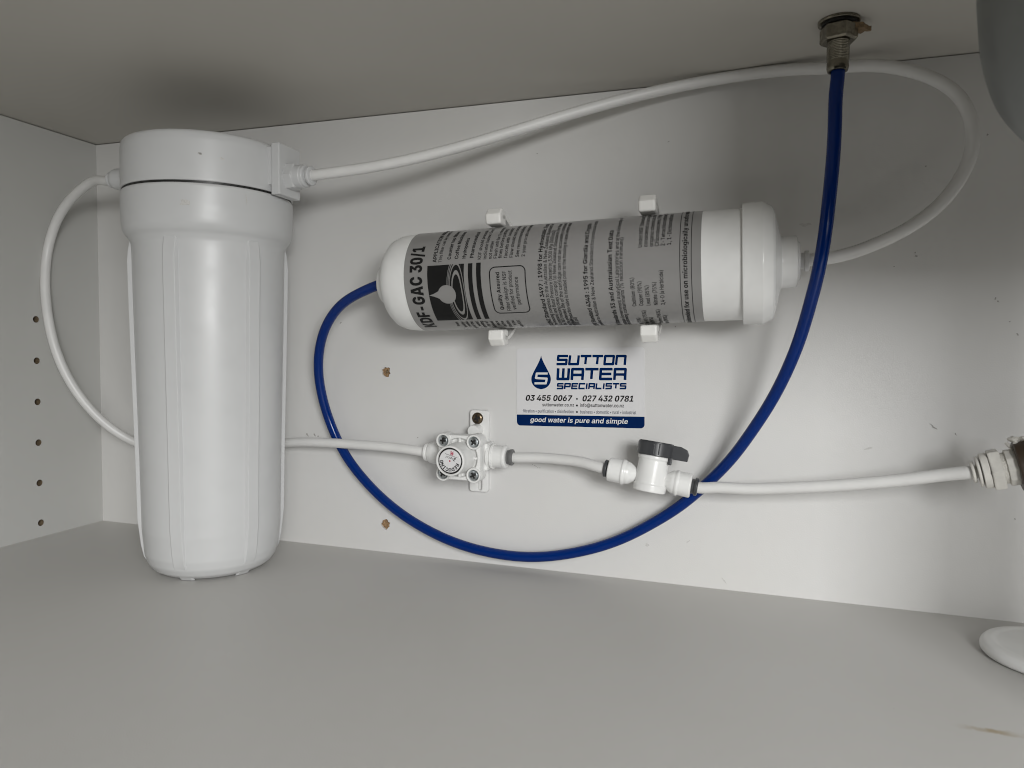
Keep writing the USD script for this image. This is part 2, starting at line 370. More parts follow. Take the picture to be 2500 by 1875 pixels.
# ---------------------------------------------------------------- tubing
TR = .0034
def runs(pts): return [dat(x, y, o) for x, y, o in pts]
def mktube(name, pts, mat, label):
    m = tube(pts, TR); c = pts[len(pts) // 2]
    p = obj(name, m, mat); setd(p, label=label, category='tube', group='white push-fit water tubes' if name == 'white_tube' else None); return p
cart_off = .042
A1 = dat(1792, 571.5, .0425)
pts = [o + V(.012, 0, 0), o + V(.020, 0, .0004)] + runs([(760, 367.5, .064), (860, 350, .058), (1000, 315.5, .047), (1150, 271, .035), (1300, 227, .024), (1450, 190, .0150), (1600, 163, .0120), (1720, 149.5, .0165), (1781, 146.9, .0190)]) + [at(*q) for q in ((2108, 160, 0.0215), (2171, 163, 0.0235), (2234, 176, 0.0255), (2290, 198, 0.0275), (2334.6, 229, 0.0295), (2363, 273, 0.0315), (2374, 320.7, 0.033), (2371, 371, 0.0345), (2353.5, 418, 0.036), (2316, 475, 0.038), (2265, 524, 0.0395), (2202, 565, 0.041), (2139, 595, 0.0418), (2076, 618, 0.0422), (2026, 629.6, 0.0423))]
CE = at(1946, 637, cart_off)
pts += [CE + V(.011, 0, .0006), CE + V(-.002, 0, 0)]
mktube('white_tube', pts, M['tubew'], 'long white tube arching from the housing cap along the ceiling to the inline filter')
pts = [o2 + V(-.012, 0, .0005), o2 + V(-.0200, 0, -.0004)] + runs([(207, 390, .0600), (180, 405, .0560), (155, 428, .0520), (125, 472, .0480), (105, 532, .0475), (97.5, 600, .0505), (103, 680, .0525), (122, 760, .0510), (155, 830, .0450), (200, 889, .0370), (250, 932, .0280), (300, 959, .0185)])
pts += runs([(380, 985, .0100), (460, 985, .0085), (540, 971, .0095), (612, 957.5, .0125), (660, 955, .0150), (720, 957, .0165), (800, 962.5, .0180), (870, 969, .0186)])
RZ, RX = .0792, .3443
pts += [V(RX - .0330, -.0186, RZ + .0003), V(RX - .028, -.0186, RZ)]
mktube('white_tube', pts, M['tubew'], 'white tube looping from the housing along the left side board to the pressure reducer')
VL, VR = at(1300 + 860 / 4.809, 1040 + 498 / 4.809, .0265), at(1300 + 1925 / 4.809, 1040 + 715 / 4.809, .0265)
vd = (VR - VL) / np.linalg.norm(VR - VL)
pts = [V(RX + .028, -.0186, RZ), V(RX + .0345, -.0186, RZ)] + runs([(1160, 988.5, .0186), (1210, 992, .0205), (1260, 999, .0235)]) + [VL - vd * .004, VL + vd * .006]
mktube('white_tube', pts, M['tubew'], 'short white tube bowing between the pressure reducer and the grey-handled valve')
RC = at(2250 + 700 / 5.528, 1000 + 845 / 5.528, .050)
pts = [VR - vd * .006, VR + vd * .003] + runs([(1545, 1053, .0265), (1600, 1055.5, .027), (1680, 1054.5, .029), (1760, 1051.5, .032), (1850, 1045.5, .036), (1960, 1035.5, .042), (2060, 1023.5, .0475)]) + [RC, RC + V(.010, 0, .0016)]
mktube('white_tube', pts, M['tubew'], 'white tube running from the grey-handled valve to the connector at the right edge')
SH = V(.5632, -.0632, 0)
CL = at(942, 689, cart_off)
pts = [V(SH[0], SH[1], .305), V(SH[0] + .0002, SH[1], .292)] + runs([(1806, 200, .0645), (1803, 280, .066), (1798, 360, .067), (1790, 440, .0665), (1780, 520, .0645), (1767, 590, .061), (1749, 660, .056), (1728, 730, .050), (1700, 800, .043), (1665, 868, .035), (1623, 933, .027), (1576, 995, .0195), (1524, 1047, .0140), (1470, 1092, .0110),
       (1410, 1130, .0095), (1335, 1167, .009), (1250, 1192, .009), (1160, 1203, .009), (1085, 1198, .009), (1000, 1178, .009), (920, 1143, .009), (850, 1097, .009), (790, 1040, .0085), (745, 980, .0085), (716, 920, .0095), (697, 860, .0130), (688, 800, .018), (692, 745, .0235), (707, 700, .0285), (736, 660, .0345), (775, 634, .0395)])
pts += [CL + V(-.0035, 0, -.0012), CL + V(.006, 0, .0008)]
mktube('blue_tube', pts, M['tubeb'], 'glossy dark blue tube looping from the ceiling fitting to the inline filter')

# ---------------------------------------------------------------- inline filter cartridge
CA, CB = at(1039.5, 690, cart_off), at(1719.7, 651.5, cart_off)      # middles of the label's two ends
ca = (CB - CA); LU = np.linalg.norm(ca); ca /= LU
cn = np.cross(ca, V(0, -1, 0)); cn = -cn if cn[2] < 0 else cn; cy = V(0, -1, 0)
CR = .0311
uof = lambda sx, sy: float((at(sx, sy, cart_off) - CA) @ ca)
il = thing('inline_filter', 'white inline filter cartridge with a silver printed label, clipped across the back wall', 'filter cartridge', CA)
u = lambda *a: a
e0 = uof(927, 690) + .0034
body = [(0, e0 + .0105), (.0135, e0 + .0100), (.0200, e0 + .0096), (.0252, e0 + .0106), (.0284, e0 + .0138), (.0302, e0 + .0188), (.0309, e0 + .025), (CR - .0001, e0 + .032), (CR - .0001, LU + .0245)]
obj('body', lathe(body, CA, ca, 128, cap=False), M['white'], il)
nb = obj('end_boss', lathe(rnd([(0, e0), (.0105, e0), (.0128, e0 + .001), (.0142, e0 + .006), (.0150, e0 + .0112)], .0008), CA, ca, 64, cap=False), M['white'], il)
fl = uof(1813, 646); f2_, f3_, n0, n1 = uof(1861, 646), uof(1886, 646), uof(1907, 636), uof(1946, 636)
obj('end_cap', lathe(rnd([(CR - .0006, fl + .0004), (.0334, fl), (.0336, fl + .0006), (.0338, f2_), (.0311, f3_ - .0004), (.0292, f3_ + .0008), (.0150, n0 - .0003), (.0143, n0), (0, n0)], .0004), CA, ca, 96, cap=False), M['gloss'], il, smooth=16)
obj('end_cap_nub', lathe(rnd([(.0144, n0 - .002), (.0141, n0 + .001), (.0140, n1 - .0005), (.0132, n1), (.0110, n1), (.0105, n1 + .0013), (0, n1 + .0013)], .0005), CA, ca, 64, cap=False), M['gloss'], il)
obj('collet', lathe(rnd([(0, n1), (.0043, n1), (.0043, n1 + .0035), (.0056, n1 + .0037), (.0057, n1 + .0058), (.0046, n1 + .0063), (0, n1 + .0063)], .0003), CA, ca, 40, cap=False), M['white'], il)
obj('end_cap_step', lathe([(CR, LU + .0225), (CR + .0004, LU + .0232), (CR + .0004, fl + .001)], CA, ca, 96, cap=False), M['white'], il)
lab = obj('label', lathe([(CR - .0002, 0), (CR + .00012, 0), (CR + .00012, LU), (CR - .0002, LU)], CA, ca, 160, cap=False), M['label'], il, label='silver printed label wrapped round the cartridge')
# printing: (u, phi) on the cylinder, phi = 0 faces the room and grows upwards
def cyl_hit(sx, sy):
    d = V((sx - 1250) / FPX, 1, -(sy - 937.5) / FPX) @ RM
    q, e = CAM - CA, d - (d @ ca) * ca
    q2 = q - (q @ ca) * ca
    a, b, c = e @ e, 2 * q2 @ e, q2 @ q2 - CR ** 2
    D = b * b - 4 * a * c
    t = (-b - math.sqrt(max(D, 0))) / (2 * a)
    p = CAM + d * t - CA
    return float(p @ ca), math.atan2(p @ cn, p @ cy)
def wrap(v, h0=.00022):
    """columns: u, arc length (phi * CR), height"""
    ph = v[:, 1] / CR; r = CR + h0 + v[:, 2]
    return CA + v[:, :1] * ca + (r * np.cos(ph))[:, None] * cy + (r * np.sin(ph))[:, None] * cn
TXT = {}
import glob
from PIL import Image, ImageDraw, ImageFont
FONT = glob.glob('/opt/blender-*/*/datafiles/fonts/Inter.woff2')[0]
def text(s, weight=400):
    """Lettering of unit capital height along +x (as meshkit.text_mesh, with a choice of weight)."""
    weight = {False: 400, True: 720}.get(weight, weight) if isinstance(weight, bool) else weight
    if (s, weight) not in TXT:
        font = ImageFont.truetype(FONT, 96)
        try: font.set_variation_by_axes([14, weight])
        except Exception: pass
        x0, y0, x1, y1 = font.getbbox(s, anchor='ls')
        im = Image.new('L', (x1 - x0 + 8, y1 - y0 + 8))
        ImageDraw.Draw(im).text((4 - x0, 4 - y0), s, 255, font, anchor='ls')
        on = np.pad(np.asarray(im) > 127, ((0, 0), (1, 1))).astype(np.int8)
        rows, st = np.nonzero(np.diff(on, axis=1) == 1); en = np.nonzero(np.diff(on, axis=1) == -1)[1]
        g = unary_union(list(shapely.box(st, -rows - 1, en, -rows))).buffer(.6).buffer(-.6).simplify(.7)
        k = 1 / 70.0
        g = affinity.affine_transform(g, [k, 0, 0, k, -4 * k, (4 - y0) * k])
        m = extrude(g, 1.0); TXT[s, weight] = (np.array(m.vertices), np.array(m.faces))
    v, f = TXT[s, weight]; return v.copy(), f
def clip_phi(v, f, lim=1.75):
    keep = (np.abs(v[f][:, :, 1]) < lim * CR).all(1); return v, f[keep]
def line(s, cap, start=None, end=None, xs_=.92, bold=480, mid=None, fit=False):
    """A printed line read upwards; start / end are photo pixels of the baseline's ends, mid one on the baseline (for its u)."""
    v, f = text(s, bold)
    w = v[:, 0].max(); v[:, 2] = v[:, 2] * .00006
    ps, pe = start and cyl_hit(*start), end and cyl_hit(*end)
    uu = cyl_hit(*mid)[0] if mid else (ps or pe)[0]
    sx = cap * xs_
    if ps and pe: sx = (pe[1] - ps[1]) * CR / w
    b = ps[1] * CR if ps else pe[1] * CR - w * sx
    v = np.c_[uu - v[:, 1] * cap, b + v[:, 0] * sx, v[:, 2]]
    return clip_phi(v, f)
def printed(name, items, mat, refine=None):
    ms = []
    for v, f in items:
        if len(f) == 0: continue
        if refine:
            v, f = trimesh.remesh.subdivide_to_size(v, f, refine, max_iter=12)
        ms.append((wrap(v), f))
    return obj(name, ms, mat, lab, smooth=False)
Z3 = lambda x, y: (880 + x / 3.568, 450 + y / 3.568)
Z4 = lambda x, y: (1400 + x / 3.568, 450 + y / 3.568)
Z5 = lambda x, y: (1160 + x / 4.096, 480 + y / 4.096)
printed('title_print', [line('KDF-GAC 30/1', .0082, start=Z3(668, 1240), end=Z3(560, 545), mid=Z3(541, 880), bold=900)], M['ink'], .002)
fine = []
def L(*a, **k): fine.append(line(*a, **k))
b_, r_ = .0023, .0021
L('APPLICATION AREAS', b_ * 1.05, start=Z3(662, 682), bold=True, xs_=.95)
L('This filter can be used for', r_, start=Z3(708, 682), xs_=.86)
L('Counter top filters', b_, start=Z3(788, 657), bold=True)
L('Coffee Machines', b_, start=Z3(852, 652), bold=True)
L('Hydroponics', b_, start=Z3(917, 648), end=Z3(958, 470), bold=True)
L('Pharmaceutical', b_, start=Z3(985, 643), bold=True)
for t, p in (('KDF should precede', (1050, 657)), ('indicator below. Over', (1097, 655)), ('not matter', (1143, 653)), ('Flush unit for 5 minutes', (1188, 648)), ('fines before putting', (1230, 645)), ('faucets with ceramic', (1278, 642)),
             ('Flow should not exceed', (1327, 640)), ('See recommendations', (1380, 635)), ('2 year pro rata warranty', (1432, 632))):
    L(t, r_, start=Z3(*p), xs_=.9)
for t, p in (('from', (845, 1195)), ('quality', (895, 1193)), ('media', (935, 1193)), ('pH of the', (975, 1192)), ('water', (1022, 1190)), ('drinking', (1062, 1190)), ('city of', (1105, 1190)), ('residual', (1150, 1188)), ('place', (1195, 1187)),
             ('and the', (1242, 1187)), ('filtration', (1290, 1185)), ('in the', (1335, 1183)), ('with KDF', (1385, 1180))):
    L(t, r_ * .95, end=Z3(*p), xs_=.9)
L('Quality Assured', b_ * 1.02, start=Z3(1256, 1090), end=Z3(1216, 765), mid=Z3(1222, 930), bold=True)
L('Filter design is NSF', r_ * 1.12, start=Z3(1308, 1100), end=Z3(1272, 755), mid=Z3(1280, 930))
L('verified for product', r_ * 1.12, start=Z3(1358, 1088), end=Z3(1322, 750), mid=Z3(1330, 930))
L('performance', r_ * 1.12, start=Z3(1404, 1045), end=Z3(1376, 805), mid=Z3(1382, 930))
L('AS/NZ Standard 3497 : 1998 for Hydrostatic Test', b_ * 1.1, start=Z3(1640, 1228), mid=Z3(1588, 860), end=Z3(1612, 352), bold=True)
L('The housing complies to the Australian & New Zealand Standard for', r_, start=Z3(1672, 1225), end=Z3(1655, 350), mid=Z3(1630, 860))
L('(6 x pressure) and Burst Pressure (tested to 3,500 kPa [500 psi])', r_, start=Z3(1712, 1225), end=Z3(1700, 405), mid=Z3(1672, 860))
L('The 30/1 housing does comply to New Zealand Standards for flow', r_, start=Z3(1755, 1225), end=Z3(1740, 350), mid=Z3(1710, 860))
L('but the extended life of the cartridge can not be accurately assessed', r_, start=Z3(1795, 1225), end=Z3(1785, 345), mid=Z3(1752, 860))
L('A pressure reduction valve is installed prior to the housing in cases where water', r_, start=Z3(1840, 1225), end=Z3(1835, 340), mid=Z3(1795, 860))
L('reduction valve', r_, start=Z3(1880, 1225), end=Z3(1874, 1165)); L('(500 psi)', r_, start=Z3(1920, 1222), end=Z3(1905, 1155))
L('AS/NZ Standard 4348 : 1995 for Giardia and Crypto', b_ * 1.1, start=Z4(185, 1228), end=Z4(160, 345), mid=Z4(128, 860), bold=True)
L('It complies to Australian & New Zealand Standard for protozoa tests', r_, start=Z4(235, 1226), end=Z4(205, 325), mid=Z4(178, 860))
L('NSF Standards 53 and Australasian Test Data', b_ * 1.12, start=Z4(392, 1225), end=Z4(344, 405), mid=Z4(342, 860), bold=True)
L('Australasian Government Analytical Laboratories and at the University of', r_, start=Z4(440, 1222), end=Z4(425, 300), mid=Z4(394, 760))
L('for the following contaminants (% reduction minimums)', r_ * 1.05, start=Z4(490, 1220), end=Z4(445, 465), mid=Z4(432, 800))
for t, p, q in (('Cadmium (80%)', (550, 1060), (539, 812)), ('Copper (90%)', (610, 1055), (600, 845)), ('Lead (85%)', (672, 1053), (662, 880)), ('Nitrate (75%)', (737, 1050), (728, 850)), ('2,4-D (a Herbicide)', (799, 1047), (787, 748))):
    L(t, r_ * 1.08, start=Z4(*p), end=Z4(*q))
for t, p in (('Arsenic (75%)', (580, 1160)), ('Iron VI (75%)', (628, 1097)), ('Zinc (98%)', (690, 1155)), ('Chlorine (96%)', (752, 1088)), ('Taste (98%)', (812, 1140))):
    L(t, r_ * 1.05, end=Z4(*p), xs_=.9)
for t, p in (('Under NSF Standard 53', (597, 553)), ('considered a surrogate', (644, 548)), ('organic chemicals the', (694, 545)), ('Chlorobenzene, Ethyl', (743, 542)), ('2-Tetrachloroethane, 1', (795, 540)), ('1, 1-Dichloroethane', (850, 533))):
    L(t, r_ * 1.05, start=Z4(*p), xs_=.92)
L('Not intended for use on microbiologically unsafe water', b_ * 1.15, start=Z4(1025, 1222), end=Z4(1003, 235), mid=Z4(992, 700), bold=True)
printed('fine_print', fine, M['ink'])
def flat(g, h=.00005, ref=None):
    v, f = arr(extrude(g, h)); return v, f
def uphi(p): a, b = cyl_hit(*p); return a, b * CR
# rule lines of the warning panel
rules = []
for x in (928, 1028):
    uu = cyl_hit(*Z4(x, 760))[0]
    rules.append(flat(sbox(uu - .00016, -1.6 * CR, uu + .00016, 1.5 * CR)))
printed('rule_lines', rules, M['ink'], .003)
# rounded badge outline
c1, c2 = uphi(Z3(1128, 720)), uphi(Z3(1468, 1110))
cu = [uphi(Z3(1128, 850))[0], uphi(Z3(1440, 850))[0]]
g = rrect(cu[0], uphi(Z3(1300, 1118))[1], cu[1], uphi(Z3(1290, 714))[1], .0034)
printed('badge_outline', [flat(g.buffer(.00025).difference(g.buffer(-.00035)))], M['ink'], .002)
# black panel with the drop and ripples
u0, u1 = uphi(Z3(583, 800))[0], uphi(Z3(770, 800))[0]
ub = [uphi(Z3(x, 850))[0] for x in (905, 945, 975, 1012, 1052)]
p0, p1 = uphi(Z3(750, 1182))[1], uphi(Z3(750, 702))[1]
pm = uphi(Z3(600, 968))[1]; ut, uw = uphi(Z3(604, 968))[0], uphi(Z3(832, 968))[0]
rr = (uphi(Z3(760, 885))[1] - uphi(Z3(780, 1040))[1]) / 2
uc = uw - rr
drop = Point(uc, pm).buffer(rr, quad_segs=16)
tail = []
for t in np.linspace(0, 1, 14):
    x = ut + (uc - ut) * t; tail.append((x, rr * (t ** 1.5) * (1 - .0 * t)))
drop = drop.union(Polygon([(x, pm + w) for x, w in tail] + [(x, pm - w) for x, w in tail[::-1]]).buffer(0)).buffer(.0002)
panel = sbox(u0, p0, ub[0] + .0005, p1)
whole = sbox(u0, p0, ub[4], p1)
ec = uphi(Z3(846, 950))[0]
span = (p1 - p0) / 2
def ell(a, b): return affinity.scale(Point(ec, pm).buffer(1.0, quad_segs=32), a, span * b)
field = sbox(u0, p0, ub[0], p1)
black = sbox(u0, p0, ec, p1).difference(ell(.0064, 1.30))
for a, b, a2, b2 in ((.0061, 1.24, .0057, 1.17), (.0053, 1.10, .0049, 1.03), (.0045, .95, .0035, .78), (.0028, .64, 0, 0)):
    r1 = ell(a, b)
    black = black.union(r1.difference(ell(a2, b2)) if a2 else r1)
black = black.union(sbox(ec, p0, ub[0], p1).difference(ell(.0052, 1.12)))
black = black.intersection(field)
black = black.difference(drop)
barw = ub[4] - ub[3]
bars = unary_union([sbox(ub[3], p0, ub[4], p1), sbox(ub[1] - .0003, p0, ub[1] - .0003 + barw * .95, p1)])
printed('logo_print', [flat(q) for q in polys(black.buffer(-.00002).buffer(.00002))] + [flat(q) for q in polys(bars)], M['ink'], .002)

# ---------------------------------------------------------------- clips that hold the cartridge
def make_clip(sx_mid, label, sy_top):
    uu = float((at(sx_mid, 600, .047) - CA) @ ca); o = CA + ca * uu; w = .0100
    t = thing('pipe_clip', label, 'clip', (o[0], 0, o[2]), group='spring clips holding the cartridge')
    n = 40; ph = np.radians(np.linspace(82, 278, n)); ri, ro = CR + .0004, CR + .0026
    fl_ = np.clip((np.cos(ph) + .75) / .75, 0, 1) ** 1.3 * .0048
    g = Polygon([((ro + q) * math.cos(a), (ro + q) * math.sin(a)) for a, q in zip(ph, fl_)] + [((ri + q) * math.cos(a), (ri + q) * math.sin(a)) for a, q in zip(ph[::-1], fl_[::-1])])
    pad = sbox(-cart_off + .0002, -.010, -ro + .0012, .010)
    m = m3.Manifold.extrude(xs(g.union(pad)), w)
    obj('clip_band', place(m, o - ca * w / 2, cy, cn, ca), M['bone'], t)
    for s in (1, -1):
        b = m3.Manifold.batch_hull([m3.Manifold.sphere(.0014, 14).translate(q) for q in
            [(a, s * c, d) for a, c in ((.0005, CR + .0022), (.0085, CR + .0026), (.0005, CR + .0092), (.0055, CR + .0098), (.0090, CR + .0066)) for d in (.0014, w - .0014)]])
        obj('clip_tip', place(b, o - ca * w / 2, cy, cn, ca), M['bone'], t)
    return t
make_clip(1211, 'white plastic spring clip round the middle of the cartridge, near its black drop logo', 0)
make_clip(1583, 'white plastic spring clip round the cartridge, towards its wide white end cap', 0)

# ---------------------------------------------------------------- pressure reducer
rd = thing('pressure_reducer', 'small square white pressure reducer with four screws and a round dial on the wall', 'pressure valve', (RX, 0, RZ))
X, Zp, N = V(1, 0, 0), V(0, 0, 1), V(0, -1, 0)
def wl(m, off, dx=0, dz=0): return place(m, V(RX + dx, -off, RZ + dz), X, Zp, N)
bx0, bx1 = -.0045, .0098
g = rrect(bx0, -.0283, bx1, .0293, .0022)
slot1 = LineString([(.0012, .0185), (.0012, .0225)]).buffer(.0014); slot2 = LineString([(.0035, -.0255), (.0035, -.019)]).buffer(.0014)
br = obj('bracket', wl(bevelled(g.difference(slot1).difference(slot2), .0030, .0006), .0001), M['white'], rd, label='white plastic mounting plate behind the reducer')
sb = [(.0 , .0016), (.0014, .0016), (.0028, .0012), (.0041, .0002), (.0041, 0)]
def screw(name, o, r, h, mat, parent, rot):
    d = lathe([(r * .97, -.0012), (r, 0), (r * .96, h * .35), (r * .80, h * .75), (r * .5, h * .97), (0, h)], (0, 0, 0), (0, 0, 1), 36, up=(1, 0, 0), cap=False)
    v, f = arr(d); mm = m3.Manifold(m3.Mesh(v.astype(np.float32), f.astype(np.uint32)))
    s = obj(name, place(d, o, X, Zp, N), mat, parent)
    c = unary_union([sbox(-r * .56, -r * .13, r * .56, r * .13), sbox(-r * .13, -r * .56, r * .13, r * .56)])
    c = affinity.rotate(c.buffer(r * .04), rot, origin=(0, 0))
    v, f = arr(m3.Manifold.extrude(xs(c), 1.0).refine_to_length(r * .2)) if False else arr(extrude(c, h * .18))
    q = np.hypot(v[:, 0], v[:, 1]) / r
    v[:, 2] += np.interp(q, [0, .5, .6, .8], [h * .90, h * .86, h * .80, h * .5])
    obj('cross_slot', place((v, f), o, X, Zp, N), M['black'], s, smooth=False)
    return s
screw('mounting_screw', V(.3458, -.0032, .1027), .0041, .0016, M['bronze'], rd, 20)
obj('bracket_neck', wl(m3.Manifold.cylinder(.0085, .0046, .0040, 40), .0025, .0012, .0152), M['white'], br)
# body block, flange with corner bosses
obj('body', [lathe(rnd([(0, .004), (.0118, .004), (.0124, .006), (.0124, .024), (.0138, .0255), (0, .0255)], .0008), V(RX, 0, RZ), N, 64, cap=False),
             wl(rbox((.0270, .0150, .018), .0012), .0170)], M['white'], rd)
hsx, hsz = .01085, .01095
corner = unary_union([Point(sx * hsx, sz * hsz).buffer(.0052) for sx in (-1, 1) for sz in (-1, 1)])
sq = rrect(-.0142, -.0148, .0142, .0148, .0035)
outline = unary_union([Point(sx * hsx, sz * hsz).buffer(.0052) for sx in (-1, 1) for sz in (-1, 1)] + [sbox(-hsx, -.0150, hsx, .0150), sbox(-.0150, -hsz, .0150, hsz)])
obj('flange', [wl(m3.Manifold.extrude(xs(outline), .0045), .0245), wl(bevelled(outline.difference(Point(0, 0).buffer(.0128)).union(corner), .0042, .0006), .0288)], M['white'], rd)
for sx in (-1, 1):
    for sz in (-1, 1):
        col = Point(sx * hsx, sz * hsz)
        obj('corner_boss', wl(bevelled(col.buffer(.0050, quad_segs=12).difference(col.buffer(.0037, quad_segs=12)), .0020, .0004), .0328), M['white'], rd)
        screw('screw', V(RX + sx * hsx, -.0330, RZ + sz * hsz), .0036, .0020, M['zinc'], rd, 12 + 30 * sx + 14 * sz)
for k in range(4):
    a = k * math.pi / 2
    w = rbox((.0050, .0016, .0036), .0004).rotate((0, 0, math.degrees(a))).translate((.0120 * math.cos(a), .0120 * math.sin(a), 0))
    obj('web', wl(w, .0306), M['white'], rd)
for sx in (-1, 1):       # moulding ledges on the side of the body
    obj('body_ledge', wl(rbox((.0035, .018, .014), .0006), .0175, sx * .0150), M['white'], rd)
bon = obj('bonnet', lathe(rnd([(.0122, .0286), (.0106, .0300), (.0102, .0340), (.0096, .0440), (.0098, .0455), (.0098, .0478), (.0094, .0484), (.0086, .0484), (.0086, .0470), (0, .0470)], .0004), V(RX, 0, RZ), N, 72, cap=False), M['white'], rd)
dial = obj('dial', lathe(rnd([(.0075, .0466), (.0075, .0478), (.0073, .0481), (0, .0481)], .0002), V(RX, 0, RZ), N, 64, cap=False), M['card'], rd, label='round dial lettered in black and red')
obj('dial_groove', lathe([(.0086, .04712), (.0070, .04718)], V(RX, 0, RZ), N, 64, cap=False), M['black'], dial, smooth=False)
rot = math.radians(165)
dx_, dz_ = X * math.cos(rot) + Zp * math.sin(rot), -X * math.sin(rot) + Zp * math.cos(rot)
def dialp(v, f): return place((v, f), V(RX, -.04816, RZ), dx_, dz_, N)
def dtext(s, cap, x, y, xs_=.9, bold=False, ang=0, center=True):
    v, f = text(s, bold); v[:, 0] *= cap * xs_; v[:, 1] *= cap; v[:, 2] *= .00005
    if center: v[:, 0] -= v[:, 0].max() / 2
    c, s_ = math.cos(ang), math.sin(ang)
    return np.c_[x + v[:, 0] * c - v[:, 1] * s_, y + v[:, 0] * s_ + v[:, 1] * c, v[:, 2]], f
ms = []
for k, ch in enumerate('REDUCING'):
    a = math.radians(98 + 62 - 124 * k / 7) if False else math.radians(172 - 150 * k / 7)
    ms.append(dialp(*dtext(ch, .0023, .0046 * math.cos(a), .0046 * math.sin(a), .92, 800, a - math.pi / 2)))
ms.append(dialp(*dtext('3', .0022, -.0033, -.0030, .9, True, math.radians(-20)))); ms.append(dialp(*dtext('Kgf/Cm²', .0012, .0008, -.0026, .8)))
ms.append(dialp(*arr(extrude(sbox(-.0044, -.0037, .0044, -.0035), .00005))))
obj('dial_lettering', ms, M['ink'], dial, smooth=False)
st = [LineString(q).buffer(.00017, cap_style=2) for q in ([(-.0010, -.0042), (.0006, -.0042), (.0006, -.0066)], [(-.0010, -.0042), (-.0010, -.0050), (.0006, -.0050)], [(-.0012, -.0058), (.0000, -.0052), (.0012, -.0060)], [(-.0008, -.0066), (-.0002, -.0056)], [(-.0004, -.0042), (-.0004, -.0050)])]
obj('dial_mark', [dialp(*arr(extrude(unary_union(st), .00005))), dialp(*arr(extrude(Point(0, 0).buffer(.00055), .00005)))], M['inkred'], dial, smooth=False)
# ports
po = V(RX, -.0186, RZ)
obj('outlet_port', [lathe(rnd([(.0066, .010), (.0066, .0150), (.0074, .0156), (.0074, .0262), (.0077, .0268), (.0077, .0282), (.0066, .0290), (0, .0290)], .0005), po, X, 56, cap=False)], M['white'], rd)
for s in (-1, 1): obj('port_rib', place(rbox((.0052, .0030, .0125), .0005), po + V(.0165, -.0050 * 0, s * .0055) , X, Zp, N) if False else lathe(rnd([(.0070, .0160 + (s + 1) * .0012), (.0085, .0160 + (s + 1) * .0012), (.0085, .0172 + (s + 1) * .0012), (.0070, .0172 + (s + 1) * .0012)], .0003), po, X, 48, cap=False), M['white'], rd)
obj('collet', lathe(rnd([(0, .0288), (.0047, .0288), (.0047, .0306), (.0054, .0308), (.0055, .0326), (.0046, .0332), (0, .0332)], .0003), po, X, 40, cap=False), M['collet'], rd, label='dark grey collet of the reducer outlet')
obj('inlet_port', [lathe(rnd([(.0066, .010), (.0070, .0140), (.0076, .0146), (.0076, .0245), (.0068, .0275), (.0058, .0282), (0, .0282)], .0009), po, -X, 56, cap=False)], M['white'], rd)
obj('collet', lathe(rnd([(0, .0280), (.0052, .0280), (.0060, .0288), (.0060, .0306), (.0048, .0312), (0, .0312)], .0004), po, -X, 40, cap=False), M['white'], rd)

# ---------------------------------------------------------------- shut-off valve
vm = (VL + VR) / 2; va = at(1300 + 1440 / 4.809, 1040 + 262 / 4.809, .0265) - at(1300 + 1368 / 4.809, 1040 + 745 / 4.809, .0265)
va = va / np.linalg.norm(va); va = va + V(0, .15, 0); va = va - vd * (va @ vd) * 0; va /= np.linalg.norm(va)
vt = thing('shutoff_valve', 'white push-fit shut-off valve with a dark grey lever hanging on the tubing', 'valve', vm)
vc = at(1300 + 1400 / 4.809, 1040 + 560 / 4.809, .0265)
vb = obj('body', lathe(rnd([(0, -.0110), (.0096, -.0110), (.0100, -.0104), (.0100, -.0068), (.0097, -.0064), (.0094, -.0058), (.0092, .0085), (.0099, .0092), (.0099, .0110), (.0088, .0114), (0, .0114)], .0005), vc, va, 64, cap=False), M['gloss'], vt)
Lh = float((vc - VL) @ vd); Rh = float((VR - vc) @ vd)
pr = [(.0030, .0085), (.0042, .0098), (.0064, .0130), (.0070, .0142), (.0072, .0158), (.0078, .0166), (.0080, .0178), (.0074, .0184), (.0074, .0262), (.0066, .0268), (0, .0268)]
hk = Lh - .0285; s1 = (Lh - .0018) / .0268; s2 = (Rh - .0030) / .0268
for s, kx, e in ((-1, s1, Lh), (1, s2, Rh)):
    oo = vc + (VL - vc) * 0
    axp = [(r, t * kx) for r, t in pr]
    base = (VL if s < 0 else VR) - s * vd * e       # foot of the port's axis inside the body
    q = obj('port', lathe(rnd(axp, .0006), base, s * vd, 56, cap=False), M['gloss'], vt)
    t0 = .0268 * kx
    obj('collet', lathe(rnd([(0, t0 - .0004), (.0045, t0 - .0004), (.0045, t0 + (.0006 if s < 0 else .0016)), (.0054, t0 + (.0008 if s < 0 else .0018)), (.0055, t0 + (.0024 if s < 0 else .0034)), (.0046, t0 + (.0029 if s < 0 else .0039)), (0, t0 + .0039)], .0003), base, s * vd, 40, cap=False), M['grey'], q)
hx, hy, hz = vd - va * (vd @ va), None, va
hx = hx / np.linalg.norm(hx); hy = np.cross(hz, hx)
disc = Point(0, 0).buffer(.0110, quad_segs=24)
o = vc + va * .0112
h1 = m3.Manifold.extrude(xs(disc), .0082); h1 = bevelled(disc, .0086, .0012)
lever = rbox((.0135, .0052, .0078), .0012)
hd = obj('handle', place(h1, o, hx, hy, hz), M['grey'], vt, label='dark grey turning handle with a short lever')
prof = Polygon([(.006, -.0004), (.0198, -.0004), (.0202, .0040), (.0188, .0066), (.0150, .0080), (.006, .0080)]).buffer(-.0006).buffer(.0006)
lv = m3.Manifold.extrude(xs(prof), .0050)
obj('lever', place(lv, o - hy * -.0025 , hx, hz, -hy), M['grey'], hd)
